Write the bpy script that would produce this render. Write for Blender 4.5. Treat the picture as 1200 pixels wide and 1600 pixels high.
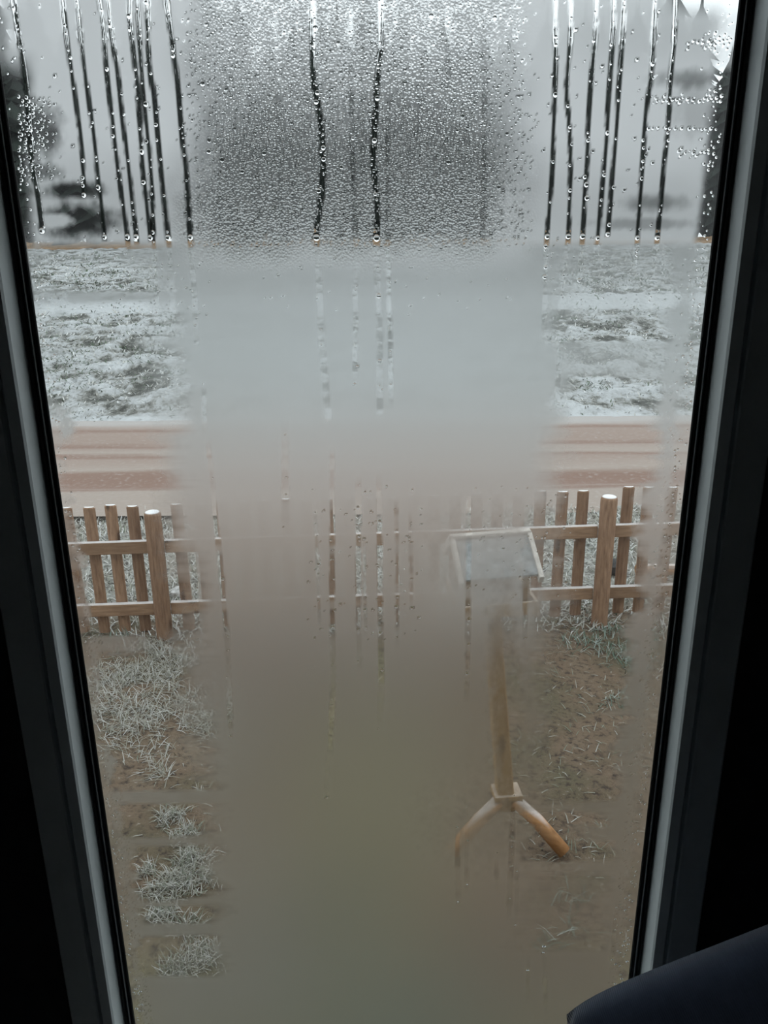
import bpy, math, random
import numpy as np
from mathutils import Matrix, Vector

sc = bpy.context.scene
for o in list(bpy.data.objects):
    bpy.data.objects.remove(o)
COL = sc.collection
rng = np.random.default_rng(11)
random.seed(11)

# ------------------------------------------------------------------ camera
FPX, PITCH, ROLL, EYE = 1250.0, math.radians(18.2), math.radians(0.52), 2.05
R0 = np.array([1.0, 0, 0])
U0 = np.array([0, math.sin(PITCH), math.cos(PITCH)])
FW = np.array([0, math.cos(PITCH), -math.sin(PITCH)])
RT = math.cos(ROLL) * R0 - math.sin(ROLL) * U0
UP = math.cos(ROLL) * U0 + math.sin(ROLL) * R0
CP = np.array([0, 0, EYE])
cam_d = bpy.data.cameras.new('camera')
cam = bpy.data.objects.new('camera', cam_d)
COL.objects.link(cam)
cam_d.sensor_width = 36
cam_d.lens = FPX / 1600 * 36
cam_d.clip_start = 0.02
cam_d.clip_end = 400
cam.matrix_world = Matrix([[RT[0], UP[0], -FW[0], CP[0]], [RT[1], UP[1], -FW[1], CP[1]],
                           [RT[2], UP[2], -FW[2], CP[2]], [0, 0, 0, 1]])
sc.camera = cam

# ------------------------------------------------------------------ sky and exposure
vs = sc.view_settings
vs.view_transform = 'Standard'
vs.look = 'None'
vs.exposure = 0.16
vs.gamma = 1.0
vs.use_curve_mapping = False
world = bpy.data.worlds.new('overcast_sky')
sc.world = world
world.use_nodes = True
wt = world.node_tree
wt.nodes.clear()
w_out = wt.nodes.new('ShaderNodeOutputWorld')
w_bg = wt.nodes.new('ShaderNodeBackground')
w_tc = wt.nodes.new('ShaderNodeTexCoord')
w_sep = wt.nodes.new('ShaderNodeSeparateXYZ')
w_map = wt.nodes.new('ShaderNodeMapRange')
w_noise = wt.nodes.new('ShaderNodeTexNoise')
w_mul = wt.nodes.new('ShaderNodeMath')
w_add = wt.nodes.new('ShaderNodeMath')
w_mul.operation = 'MULTIPLY'
w_add.operation = 'ADD'
w_noise.inputs['Scale'].default_value = 1.6
w_noise.inputs['Detail'].default_value = 3
wt.links.new(w_tc.outputs['Generated'], w_sep.inputs[0])
wt.links.new(w_tc.outputs['Generated'], w_noise.inputs['Vector'])
wt.links.new(w_sep.outputs['Z'], w_map.inputs['Value'])
w_map.inputs['From Min'].default_value = 0.0
w_map.inputs['From Max'].default_value = 1.0
w_map.inputs['To Min'].default_value = 0.95
w_map.inputs['To Max'].default_value = 2.0
w_mul.inputs[1].default_value = 0.25
wt.links.new(w_noise.outputs['Fac'], w_mul.inputs[0])
wt.links.new(w_map.outputs[0], w_add.inputs[0])
wt.links.new(w_mul.outputs[0], w_add.inputs[1])
w_bg.inputs['Color'].default_value = (0.90, 0.95, 1.0, 1)
wt.links.new(w_add.outputs[0], w_bg.inputs['Strength'])
wt.links.new(w_bg.outputs[0], w_out.inputs['Surface'])
sc.cycles.max_bounces = 14
sc.cycles.transparent_max_bounces = 16
sc.cycles.sample_clamp_indirect = 6.0


# ------------------------------------------------------------------ helpers
def project(P):
    q = P - CP
    z = q @ FW
    return 600 + FPX * (q @ RT) / z, 800 - FPX * (q @ UP) / z


def ray(px, py):
    return FW + RT * (px - 600) / FPX + UP * (800 - py) / FPX


def on_y(px, py, y):
    d = ray(px, py)
    return CP + d * (y / d[1])


def on_z(px, py, z=0.0):
    d = ray(px, py)
    return CP + d * ((z - EYE) / d[2])


def sm(a, b, x):
    t = np.clip((x - a) / (b - a), 0, 1)
    return t * t * (3 - 2 * t)


_tab = np.random.default_rng(5).random((256, 256))


def vnoise(x, y):
    xi = np.floor(x).astype(int)
    yi = np.floor(y).astype(int)
    fx = x - xi
    fy = y - yi
    fx = fx * fx * (3 - 2 * fx)
    fy = fy * fy * (3 - 2 * fy)
    a = _tab[xi % 256, yi % 256]
    b = _tab[(xi + 1) % 256, yi % 256]
    c = _tab[xi % 256, (yi + 1) % 256]
    d = _tab[(xi + 1) % 256, (yi + 1) % 256]
    return (a * (1 - fx) + b * fx) * (1 - fy) + (c * (1 - fx) + d * fx) * fy


def fbm(x, y, n=4):
    s = 0
    amp = 0.5
    for i in range(n):
        s = s + amp * vnoise(x * 2 ** i + 17 * i, y * 2 ** i + 31 * i)
        amp *= 0.5
    return s


def tag(o, label, cat=None, group=None, kind=None):
    o['label'] = label
    if cat:
        o['category'] = cat
    if group:
        o['group'] = group
    if kind:
        o['kind'] = kind
    return o


def empty(name, loc=(0, 0, 0), rot=(0, 0, 0)):
    o = bpy.data.objects.new(name, None)
    COL.objects.link(o)
    o.location = loc
    o.rotation_euler = rot
    o.empty_display_size = 0.1
    return o


def mesh(name, V, F, mat, smooth=False):
    me = bpy.data.meshes.new(name)
    me.from_pydata([tuple(map(float, v)) for v in V], [], [tuple(map(int, f)) for f in F])
    me.materials.append(mat)
    if smooth:
        me.shade_smooth()
    me.update()
    return me


def obj(name, me, parent=None, loc=(0, 0, 0), rot=(0, 0, 0)):
    o = bpy.data.objects.new(name, me)
    COL.objects.link(o)
    o.parent = parent
    o.location = loc
    o.rotation_euler = rot
    return o


def big_mesh(name, V, F, mat, smooth=True, attrs=None):
    """numpy fast path; F is an (n,3) or (n,4) array"""
    me = bpy.data.meshes.new(name)
    k = F.shape[1]
    me.vertices.add(len(V))
    me.vertices.foreach_set('co', np.ascontiguousarray(V, dtype=np.float32).ravel())
    me.loops.add(F.size)
    me.loops.foreach_set('vertex_index', np.ascontiguousarray(F, dtype=np.int32).ravel())
    me.polygons.add(len(F))
    me.polygons.foreach_set('loop_start', np.arange(0, F.size, k, dtype=np.int32))
    me.polygons.foreach_set('use_smooth', np.full(len(F), smooth))
    for n, a in (attrs or {}).items():
        at = me.attributes.new(n, 'FLOAT', 'POINT')
        at.data.foreach_set('value', np.ascontiguousarray(a, dtype=np.float32))
    me.materials.append(mat)
    me.update(calc_edges=True)
    me.validate()
    return me


def grid_faces(nr, nc):
    i = np.arange((nr - 1) * (nc - 1))
    r, c = i // (nc - 1), i % (nc - 1)
    a = r * nc + c
    return np.stack([a, a + 1, a + nc + 1, a + nc], 1)


class Geo:
    def __init__(self):
        self.V, self.F = [], []

    def box(self, x0, x1, y0, y1, z0, z1):
        b = len(self.V)
        for z in (z0, z1):
            self.V += [(x0, y0, z), (x1, y0, z), (x1, y1, z), (x0, y1, z)]
        self.F += [(b, b + 3, b + 2, b + 1), (b + 4, b + 5, b + 6, b + 7)]
        for i in range(4):
            j = (i + 1) % 4
            self.F.append((b + i, b + j, b + 4 + j, b + 4 + i))
        return self

    def tube(self, pts, rad, n=10, squash=1.0):
        """closed tube through pts with a radius each"""
        b = len(self.V)
        pts = [Vector(p) for p in pts]
        for i, p in enumerate(pts):
            d = (pts[min(i + 1, len(pts) - 1)] - pts[max(i - 1, 0)]).normalized()
            u = d.cross(Vector((0, 1, 0.01))) if abs(d.y) < 0.9 else d.cross(Vector((1, 0, 0)))
            u.normalize()
            w = d.cross(u)
            for k in range(n):
                t = 2 * math.pi * k / n
                self.V.append(tuple(p + u * (rad[i] * math.cos(t)) + w * (rad[i] * squash * math.sin(t))))
        for i in range(len(pts) - 1):
            for k in range(n):
                j = (k + 1) % n
                self.F.append((b + i * n + k, b + i * n + j, b + (i + 1) * n + j, b + (i + 1) * n + k))
        self.F.append(tuple(b + k for k in range(n))[::-1])
        self.F.append(tuple(b + (len(pts) - 1) * n + k for k in range(n)))
        return self

    def mesh(self, name, mat, smooth=False):
        return mesh(name, self.V, self.F, mat, smooth)


def bevel(o, w=0.003, seg=2):
    m = o.modifiers.new('bevel', 'BEVEL')
    m.width = w
    m.segments = seg
    m.limit_method = 'ANGLE'
    return o


# ------------------------------------------------------------------ materials
class NT:
    def __init__(self, name):
        self.m = bpy.data.materials.new(name)
        self.m.use_nodes = True
        self.t = self.m.node_tree
        self.t.nodes.clear()
        self.out = self.t.nodes.new('ShaderNodeOutputMaterial')

    def n(self, kind, **kw):
        nd = self.t.nodes.new(kind)
        for k, v in kw.items():
            if hasattr(nd, k):
                setattr(nd, k, v)
            else:
                nd.inputs[k.replace('_', ' ')].default_value = v
        return nd

    def l(self, a, b):
        self.t.links.new(a, b)

    def coord(self, kind='Object', scale=(1, 1, 1)):
        tc = self.n('ShaderNodeTexCoord')
        mp = self.n('ShaderNodeMapping')
        mp.inputs['Scale'].default_value = scale
        self.l(tc.outputs[kind], mp.inputs[0])
        return mp.outputs[0]

    def noise(self, vec, scale, detail=4, rough=0.55):
        nd = self.n('ShaderNodeTexNoise')
        nd.inputs['Scale'].default_value = scale
        nd.inputs['Detail'].default_value = detail
        nd.inputs['Roughness'].default_value = rough
        self.l(vec, nd.inputs['Vector'])
        return nd.outputs['Fac']

    def ramp(self, fac, stops):
        nd = self.n('ShaderNodeValToRGB')
        cr = nd.color_ramp
        while len(cr.elements) < len(stops):
            cr.elements.new(0.5)
        for e, (p, c) in zip(cr.elements, stops):
            e.position = p
            e.color = (*c, 1)
        self.l(fac, nd.inputs[0])
        return nd.outputs[0]

    def mix(self, fac, a, b):
        nd = self.n('ShaderNodeMix', data_type='RGBA')
        for s, v in ((0, fac), (6, a), (7, b)):
            if isinstance(v, (int, float)):
                nd.inputs[s].default_value = v
            elif isinstance(v, tuple):
                nd.inputs[s].default_value = (*v, 1)
            else:
                self.l(v, nd.inputs[s])
        return nd.outputs[2]

    def bsdf(self, color, rough=0.8, bump=None, strength=0.3, dist=0.01, spec=0.3, metal=0.0, sheen=0.0):
        b = self.n('ShaderNodeBsdfPrincipled')
        b.inputs['Roughness'].default_value = rough
        b.inputs['Specular IOR Level'].default_value = spec
        b.inputs['Metallic'].default_value = metal
        b.inputs['Sheen Weight'].default_value = sheen
        if isinstance(color, tuple):
            b.inputs['Base Color'].default_value = (*color, 1)
        else:
            self.l(color, b.inputs['Base Color'])
        if bump is not None:
            bp = self.n('ShaderNodeBump')
            bp.inputs['Strength'].default_value = strength
            bp.inputs['Distance'].default_value = dist
            self.l(bump, bp.inputs['Height'])
            self.l(bp.outputs[0], b.inputs['Normal'])
        self.l(b.outputs[0], self.out.inputs['Surface'])
        return self.m


def simple(name, color, rough=0.6, spec=0.3, var=0.12, scale=20, bump=0.05, metal=0.0):
    t = NT(name)
    v = t.coord()
    nz = t.noise(v, scale)
    c0 = tuple(max(0, c * (1 - var)) for c in color)
    c1 = tuple(min(1, c * (1 + var)) for c in color)
    return t.bsdf(t.ramp(nz, [(0.3, c0), (0.7, c1)]), rough, nz, bump, 0.002, spec, metal)


def wood(name, light, dark, frost=0.0, scale=6.0, axis=2):
    t = NT(name)
    s = [9, 9, 9]
    s[axis] = 1.0
    v = t.coord('Object', tuple(s))
    oi = t.n('ShaderNodeObjectInfo')
    ad = t.n('ShaderNodeVectorMath', operation='ADD')
    t.l(v, ad.inputs[0])
    rnd = t.n('ShaderNodeMath', operation='MULTIPLY')
    rnd.inputs[1].default_value = 40
    t.l(oi.outputs['Random'], rnd.inputs[0])
    t.l(rnd.outputs[0], ad.inputs[1])
    g = t.noise(ad.outputs[0], scale, 6, 0.65)
    col = t.ramp(g, [(0.28, dark), (0.5, tuple((a + b) / 2 for a, b in zip(light, dark))), (0.72, light)])
    s2 = [16, 16, 16]
    s2[axis] = 5
    v2 = t.n('ShaderNodeVectorMath', operation='ADD')
    t.l(t.coord('Object', tuple(s2)), v2.inputs[0])
    t.l(rnd.outputs[0], v2.inputs[1])
    vo = t.n('ShaderNodeTexVoronoi')
    vo.inputs['Scale'].default_value = 0.75
    t.l(v2.outputs[0], vo.inputs['Vector'])
    knot = t.ramp(vo.outputs['Distance'], [(0.10, (1, 1, 1)), (0.2, (0, 0, 0))])
    col = t.mix(knot, col, tuple(c * 0.45 for c in dark))
    # grey-brown piece-to-piece difference
    vr = t.n('ShaderNodeMapRange')
    vr.inputs['To Min'].default_value = 0.0
    vr.inputs['To Max'].default_value = 0.45
    t.l(oi.outputs['Random'], vr.inputs['Value'])
    col = t.mix(vr.outputs[0], col, tuple(c * 0.75 for c in dark))
    if frost:
        ge = t.n('ShaderNodeNewGeometry')
        sp = t.n('ShaderNodeSeparateXYZ')
        t.l(ge.outputs['Normal'], sp.inputs[0])
        ff = t.n('ShaderNodeMapRange')
        ff.inputs['From Min'].default_value = 0.62
        ff.inputs['From Max'].default_value = 0.9
        ff.inputs['To Max'].default_value = frost
        t.l(sp.outputs['Z'], ff.inputs['Value'])
        col = t.mix(ff.outputs[0], col, (0.78, 0.80, 0.82))
    return t.bsdf(col, 0.8, g, 0.25, 0.003)


M = {}
M['pvc'] = simple('window_plastic', (0.70, 0.76, 0.775), 0.42, 0.4, 0.03, 30, 0.02)
M['rubber'] = simple('black_rubber', (0.012, 0.013, 0.014), 0.5, 0.4)
M['spacer'] = simple('spacer_metal', (0.55, 0.56, 0.57), 0.4, 0.5, 0.05, 60, 0.02, 0.6)
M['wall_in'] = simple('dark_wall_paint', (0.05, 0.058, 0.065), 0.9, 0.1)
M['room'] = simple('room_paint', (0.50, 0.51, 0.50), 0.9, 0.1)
M['floor_in'] = wood('floor_boards', (0.36, 0.35, 0.34), (0.24, 0.235, 0.23), axis=1)
M['render_out'] = simple('outside_render', (0.5, 0.48, 0.45), 0.95, 0.1)
M['fence_wood'] = wood('fence_wood', (0.43, 0.27, 0.17), (0.155, 0.082, 0.047), 0.9, 9.0)
M['rail_wood'] = wood('rail_wood', (0.41, 0.26, 0.16), (0.19, 0.11, 0.064), 0.6, 9.0, axis=0)
M['feeder_wood'] = wood('feeder_wood', (0.50, 0.32, 0.14), (0.31, 0.17, 0.065), 0.3)
M['feeder_leg'] = wood('feeder_leg_wood', (0.56, 0.30, 0.13), (0.35, 0.16, 0.06), 0.6, axis=0)
M['frost_edge'] = simple('frosted_board', (0.62, 0.58, 0.53), 0.85, 0.1, 0.2, 60)
M['stone'] = simple('frosted_stone', (0.42, 0.42, 0.41), 0.9, 0.1, 0.5, 25, 0.3)
M['bark'] = simple('tree_bark', (0.028, 0.026, 0.025), 0.95, 0.1, 0.4, 9, 0.4)
M['needles'] = simple('conifer_needles', (0.018, 0.024, 0.020), 0.9, 0.1, 0.5, 2, 0.2)
M['bracken'] = simple('dead_bracken', (0.20, 0.13, 0.075), 0.95, 0.1, 0.4, 1.5, 0.3)

# roofing felt with frost grain
t = NT('roof_felt')
v = t.coord()
n1 = t.noise(v, 28, 5)
M['felt'] = t.bsdf(t.ramp(n1, [(0.35, (0.17, 0.185, 0.19)), (0.65, (0.36, 0.38, 0.385))]), 0.9, n1, 0.4, 0.004)

# navy cushion fabric
t = NT('navy_fabric')
v = t.coord('Object', (1, 1, 1))
wv = t.n('ShaderNodeTexWave')
wv.inputs['Scale'].default_value = 130
wv.inputs['Distortion'].default_value = 2.0
t.l(v, wv.inputs['Vector'])
n1 = t.noise(v, 45, 3)
M['navy'] = t.bsdf(t.mix(n1, (0.009, 0.014, 0.027), (0.026, 0.036, 0.060)), 0.95, wv.outputs['Fac'], 0.4, 0.001, 0.1, 0, 0.3)

# soil
t = NT('garden_soil')
v = t.coord()
n1 = t.noise(v, 2.2, 5)
n2 = t.noise(v, 34, 6, 0.7)
base = t.ramp(n1, [(0.36, (0.105, 0.088, 0.054)), (0.52, (0.15, 0.106, 0.071)), (0.66, (0.165, 0.127, 0.088))])
tf = t.n('ShaderNodeAttribute', attribute_name='turf')
base = t.mix(tf.outputs['Fac'], base, (0.150, 0.137, 0.073))
fs = t.n('ShaderNodeAttribute', attribute_name='rime')
base = t.mix(fs.outputs['Fac'], base, (0.36, 0.38, 0.36))
col = t.mix(t.ramp(n2, [(0.35, (1, 1, 1)), (0.5, (0, 0, 0))]), base, (0.045, 0.032, 0.025))
col = t.mix(t.ramp(n2, [(0.62, (0, 0, 0)), (0.75, (1, 1, 1))]), col, (0.36, 0.32, 0.28))
M['soil'] = t.bsdf(col, 0.95, n2, 0.8, 0.02)

# sandy road with damp red wheel tracks running along x
t = NT('sandy_road')
tc = t.n('ShaderNodeTexCoord')
vv = t.coord('Object', (0.35, 2.6, 1))
n1 = t.noise(vv, 1.0, 5)
n2 = t.noise(t.coord(), 22, 4)
sp = t.n('ShaderNodeSeparateXYZ')
t.l(tc.outputs['Object'], sp.inputs[0])
ma = t.n('ShaderNodeMath', operation='MULTIPLY_ADD')
ma.inputs[1].default_value = 0.5
t.l(n1, ma.inputs[0])
t.l(sp.outputs['Y'], ma.inputs[2])
mr = t.n('ShaderNodeMapRange')
mr.inputs['From Min'].default_value = 6.0
mr.inputs['From Max'].default_value = 10.6
t.l(ma.outputs[0], mr.inputs['Value'])
pale, red, mid = (0.275, 0.23, 0.198), (0.185, 0.118, 0.092), (0.24, 0.182, 0.152)
col = t.ramp(mr.outputs[0], [(0.0, pale), (0.24, pale), (0.27, red), (0.285, mid), (0.30, red), (0.38, red), (0.41, pale),
                             (0.50, mid), (0.53, red), (0.56, pale), (0.64, mid), (0.665, red), (0.69, mid), (0.78, mid),
                             (0.80, red), (0.83, mid), (0.89, (0.32, 0.30, 0.285))][:17])
col = t.mix(t.ramp(n2, [(0.55, (0, 0, 0)), (0.75, (0.5, 0.5, 0.5))]), col, (0.36, 0.33, 0.31))
M['road'] = t.bsdf(col, 0.9, n2, 0.4, 0.02)

# frosted rough field: white frost, dark clods where the frost is thin
t = NT('frosted_field')
at = t.n('ShaderNodeAttribute', attribute_name='bare')
v = t.coord('Object', (1, 0.8, 1))
n2 = t.noise(t.coord('Object', (1, 0.5, 1)), 7.5, 6, 0.8)
ad = t.n('ShaderNodeMath', operation='ADD')
t.l(at.outputs['Fac'], ad.inputs[0])
t.l(n2, ad.inputs[1])
col = t.ramp(ad.outputs[0], [(0.30, (0.40, 0.415, 0.42)), (0.47, (0.30, 0.31, 0.31)), (0.56, (0.17, 0.17, 0.155)), (0.66, (0.045, 0.046, 0.04))])
M['field'] = t.bsdf(col, 0.95, n2, 0.5, 0.05)


def blade_mat(name, stops):
    t = NT(name)
    at = t.n('ShaderNodeAttribute', attribute_name='tint')
    return t.bsdf(t.ramp(at.outputs['Fac'], stops), 0.85)


M['grass'] = blade_mat('frosted_grass', [(0.0, (0.06, 0.085, 0.05)), (0.3, (0.15, 0.175, 0.13)), (0.55, (0.27, 0.26, 0.215)),
                                         (0.8, (0.40, 0.395, 0.365)), (1.0, (0.58, 0.59, 0.58))])
M['green_grass'] = blade_mat('rimed_green_grass', [(0.0, (0.03, 0.06, 0.04)), (0.4, (0.085, 0.125, 0.09)),
                                                   (0.75, (0.20, 0.25, 0.215)), (1.0, (0.46, 0.50, 0.48))])

# clear glass: straight view plus the weak mirror of a pane
t = NT('clear_glass')
lw = t.n('ShaderNodeLayerWeight')
lw.inputs['Blend'].default_value = 0.5
pw = t.n('ShaderNodeMath', operation='POWER')
pw.inputs[1].default_value = 5.0
t.l(lw.outputs['Facing'], pw.inputs[0])
fr = t.n('ShaderNodeMath', operation='MULTIPLY_ADD')
fr.inputs[1].default_value = 0.9
fr.inputs[2].default_value = 0.03
t.l(pw.outputs[0], fr.inputs[0])
tr = t.n('ShaderNodeBsdfTransparent')
tr.inputs['Color'].default_value = (0.95, 0.97, 0.96, 1)
gl = t.n('ShaderNodeBsdfGlossy')
gl.inputs['Roughness'].default_value = 0.0
mx = t.n('ShaderNodeMixShader')
t.l(fr.outputs[0], mx.inputs[0])
t.l(tr.outputs[0], mx.inputs[1])
t.l(gl.outputs[0], mx.inputs[2])
t.l(mx.outputs[0], t.out.inputs['Surface'])
M['glass'] = t.m

# water drops and runs
t = NT('water')
gb = t.n('ShaderNodeBsdfGlass')
gb.inputs['IOR'].default_value = 1.33
gb.inputs['Roughness'].default_value = 0.0
t.l(gb.outputs[0], t.out.inputs['Surface'])
M['water'] = t.m

# breath of condensation: how much, how beaded and how milky are measured on the film itself
t = NT('condensation')
a_fog = t.n('ShaderNodeAttribute', attribute_name='fog')
a_bead = t.n('ShaderNodeAttribute', attribute_name='bead')
a_veil = t.n('ShaderNodeAttribute', attribute_name='veil')
vec = t.coord('Object', (1, 1, 1))
vo = t.n('ShaderNodeTexVoronoi', feature='F1')
vo.inputs['Scale'].default_value = 400
vo.inputs['Randomness'].default_value = 1.0
t.l(vec, vo.inputs['Vector'])
hh = t.ramp(vo.outputs['Distance'], [(0.0, (1, 1, 1)), (0.25, (0.86, 0.86, 0.86)), (0.5, (0.4, 0.4, 0.4)), (0.75, (0, 0, 0))])
bp = t.n('ShaderNodeBump')
bp.inputs['Distance'].default_value = 0.0011
t.l(hh, bp.inputs['Height'])
t.l(a_bead.outputs['Fac'], bp.inputs['Strength'])
rf = t.n('ShaderNodeBsdfRefraction')
rf.inputs['IOR'].default_value = 1.22
rf.inputs['Color'].default_value = (0.94, 0.95, 0.95, 1)
mr = t.n('ShaderNodeMapRange')
mr.inputs['To Min'].default_value = 0.72
mr.inputs['To Max'].default_value = 0.16
t.l(a_bead.outputs['Fac'], mr.inputs['Value'])
t.l(mr.outputs[0], rf.inputs['Roughness'])
t.l(bp.outputs[0], rf.inputs['Normal'])
tl = t.n('ShaderNodeBsdfTranslucent')
tl.inputs['Color'].default_value = (0.92, 0.93, 0.95, 1)
m1 = t.n('ShaderNodeMixShader')
t.l(a_veil.outputs['Fac'], m1.inputs[0])
t.l(rf.outputs[0], m1.inputs[1])
t.l(tl.outputs[0], m1.inputs[2])
tr = t.n('ShaderNodeBsdfTransparent')
m2 = t.n('ShaderNodeMixShader')
t.l(a_fog.outputs['Fac'], m2.inputs[0])
t.l(tr.outputs[0], m2.inputs[1])
t.l(m1.outputs[0], m2.inputs[2])
t.l(m2.outputs[0], t.out.inputs['Surface'])
M['film'] = t.m

# ------------------------------------------------------------------ room and house wall
GX0, GX1, GZ0, GZ1, GY = -0.380, 0.353, 0.64, 2.50, 0.900      # visible glass, inner face
S = 0.077                                                      # width of sash and bead around it
FLOOR, CEIL = 0.45, 2.95


def struct(name, geo, mat, label, cat, parent=None):
    o = obj(name, geo.mesh(name, mat), parent)
    return tag(o, label, cat, None, 'structure')


hx0, hx1, hz0, hz1 = GX0 - S + 0.01, GX1 + S - 0.01, GZ0 - S + 0.01, GZ1 + S - 0.01
wy0, wy1 = 0.905, 1.17
SPL = 0.17            # the reveal opens outwards


def wall_around(y0, y1, k0, k1, x0, x1, z0, z1):
    """wall slab with a window opening widened by k0 at y0 and by k1 at y1"""
    V = []
    for y, k in ((y0, k0), (y1, k1)):
        V += [(x0, y, z0), (x1, y, z0), (x1, y, z1), (x0, y, z1)]
        V += [(hx0 - k, y, hz0 - k), (hx1 + k, y, hz0 - k), (hx1 + k, y, hz1 + k), (hx0 - k, y, hz1 + k)]
    F = []
    for a in range(4):
        b = (a + 1) % 4
        F += [(a, b, 4 + b, 4 + a), (8 + a, 12 + a, 12 + b, 8 + b), (4 + a, 4 + b, 12 + b, 12 + a), (a, 8 + a, 8 + b, b)]
    g_ = Geo()
    g_.V, g_.F = V, F
    return g_


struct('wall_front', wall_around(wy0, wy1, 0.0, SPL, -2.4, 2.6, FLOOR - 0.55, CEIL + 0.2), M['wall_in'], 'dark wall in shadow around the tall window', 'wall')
struct('wall_outside', wall_around(wy1 + 0.001, wy1 + 0.03, SPL, SPL + 0.02, -2.6, 2.8, -0.1, CEIL + 0.4), M['render_out'], 'pale rendered outer face of the house wall', 'wall')
struct('wall_left', Geo().box(-2.6, -2.4, -3.2, 1.17, FLOOR, CEIL), M['room'], 'plain side wall left of the dark room', 'wall')
struct('wall_right', Geo().box(2.6, 2.8, -3.2, 1.17, FLOOR, CEIL), M['room'], 'plain side wall right of the dark room', 'wall')
struct('wall_back', Geo().box(-2.6, 2.8, -3.4, -3.2, FLOOR, CEIL), M['room'], 'plain wall behind the viewer in the dark room', 'wall')
struct('ceiling', Geo().box(-2.6, 2.8, -3.4, 1.17, CEIL, CEIL + 0.2), M['room'], 'flat ceiling of the dark room', 'ceiling')
struct('floor', Geo().box(-2.4, 2.6, -3.2, 0.905, FLOOR - 0.2, FLOOR), M['floor_in'], 'wooden floor of the dark room', 'floor')

# ------------------------------------------------------------------ window
win = empty('window_1', (0, GY, GZ0))
tag(win, 'tall fogged window with grey plastic frame seen from a dark room', 'window', None, 'structure')
WZ = Vector((0, GY, GZ0))


def frame_loop(prof, side):
    """profile points (s outward from the glass, t into the room), swept along one mitred side"""
    cx = {'left': ((GX0, GZ0), (GX0, GZ1)), 'right': ((GX1, GZ1), (GX1, GZ0)),
          'top': ((GX0, GZ1), (GX1, GZ1)), 'bottom': ((GX1, GZ0), (GX0, GZ0))}[side]
    V = []
    for (x, z) in cx:
        ox = -1 if x == GX0 else 1
        oz = -1 if z == GZ0 else 1
        V += [(x + ox * s, -tt, z + oz * s - GZ0) for s, tt in prof]
    n = len(prof)
    F = [(i, (i + 1) % n, n + (i + 1) % n, n + i) for i in range(n)]
    F += [tuple(range(n))[::-1], tuple(range(n, 2 * n))]
    return V, F


bead_p = [(0.0135, 0.0035), (0.0142, 0.0060), (0.0172, 0.0285), (0.0192, 0.0315), (0.0310, 0.0340), (0.0325, 0.0325), (0.0325, 0.0035)]
sash_p = [(0.0375, 0.0310), (0.0390, 0.0335), (0.0740, 0.0345), (0.0770, 0.0315), (0.0770, -0.0040), (0.0670, -0.0060), (0.0670, -0.045), (0.036, -0.045),
          (0.012, -0.010), (0.0340, -0.010), (0.0340, 0.0030), (0.0375, 0.0030)]
gask_p = [(-0.001, 0.0012), (0.0, 0.0026), (0.0030, 0.0034), (0.0042, 0.0016), (0.0085, 0.0016), (0.0095, 0.0044), (0.0125, 0.0052), (0.0135, 0.0035), (0.0135, 0.0004), (-0.001, 0.0004)]
spc_p = [(0.0046, 0.0017), (0.0048, 0.0036), (0.0060, 0.0036), (0.0062, 0.0017)]


def joined(prof, name, mat):
    V, F = [], []
    for s in ('left', 'top', 'right', 'bottom'):
        v, f = frame_loop(prof, s)
        b = len(V)
        V += v
        F += [tuple(i + b for i in q) for q in f[:-2]]
    me = mesh(name, V, F, mat)
    import bmesh
    bm = bmesh.new()
    bm.from_mesh(me)
    bmesh.ops.remove_doubles(bm, verts=bm.verts, dist=1e-5)
    bmesh.ops.recalc_face_normals(bm, faces=bm.faces)
    bm.to_mesh(me)
    bm.free()
    return obj(name, me, win)


def fix_normals(me):
    import bmesh
    bm = bmesh.new()
    bm.from_mesh(me)
    bmesh.ops.recalc_face_normals(bm, faces=bm.faces)
    bm.to_mesh(me)
    bm.free()


for s in ('left', 'right', 'top', 'bottom'):
    nm = 'sash_stile' if s in ('left', 'right') else 'sash_rail'
    o = obj(nm, mesh(nm, *frame_loop(sash_p, s), M['pvc']), win)
    fix_normals(o.data)
    nm = 'glazing_bead'
    o = obj(nm, mesh(nm, *frame_loop(bead_p, s), M['pvc']), win)
    fix_normals(o.data)
joined(gask_p, 'rubber_gasket', M['rubber'])
joined(spc_p, 'spacer_bar', M['spacer'])
# black edge cover between glass and frame, outside sill
pane = obj('glass_pane', Geo().box(GX0 - 0.010, GX1 + 0.010, 0.0020, 0.0060, -0.010, GZ1 - GZ0 + 0.010).mesh('glass_pane', M['glass']), win)
outer = obj('window_sill', Geo().box(GX0 - 0.06, GX1 + 0.06, 0.06, 0.27, -0.14, -0.11).mesh('window_sill', M['pvc']), win)

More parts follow.
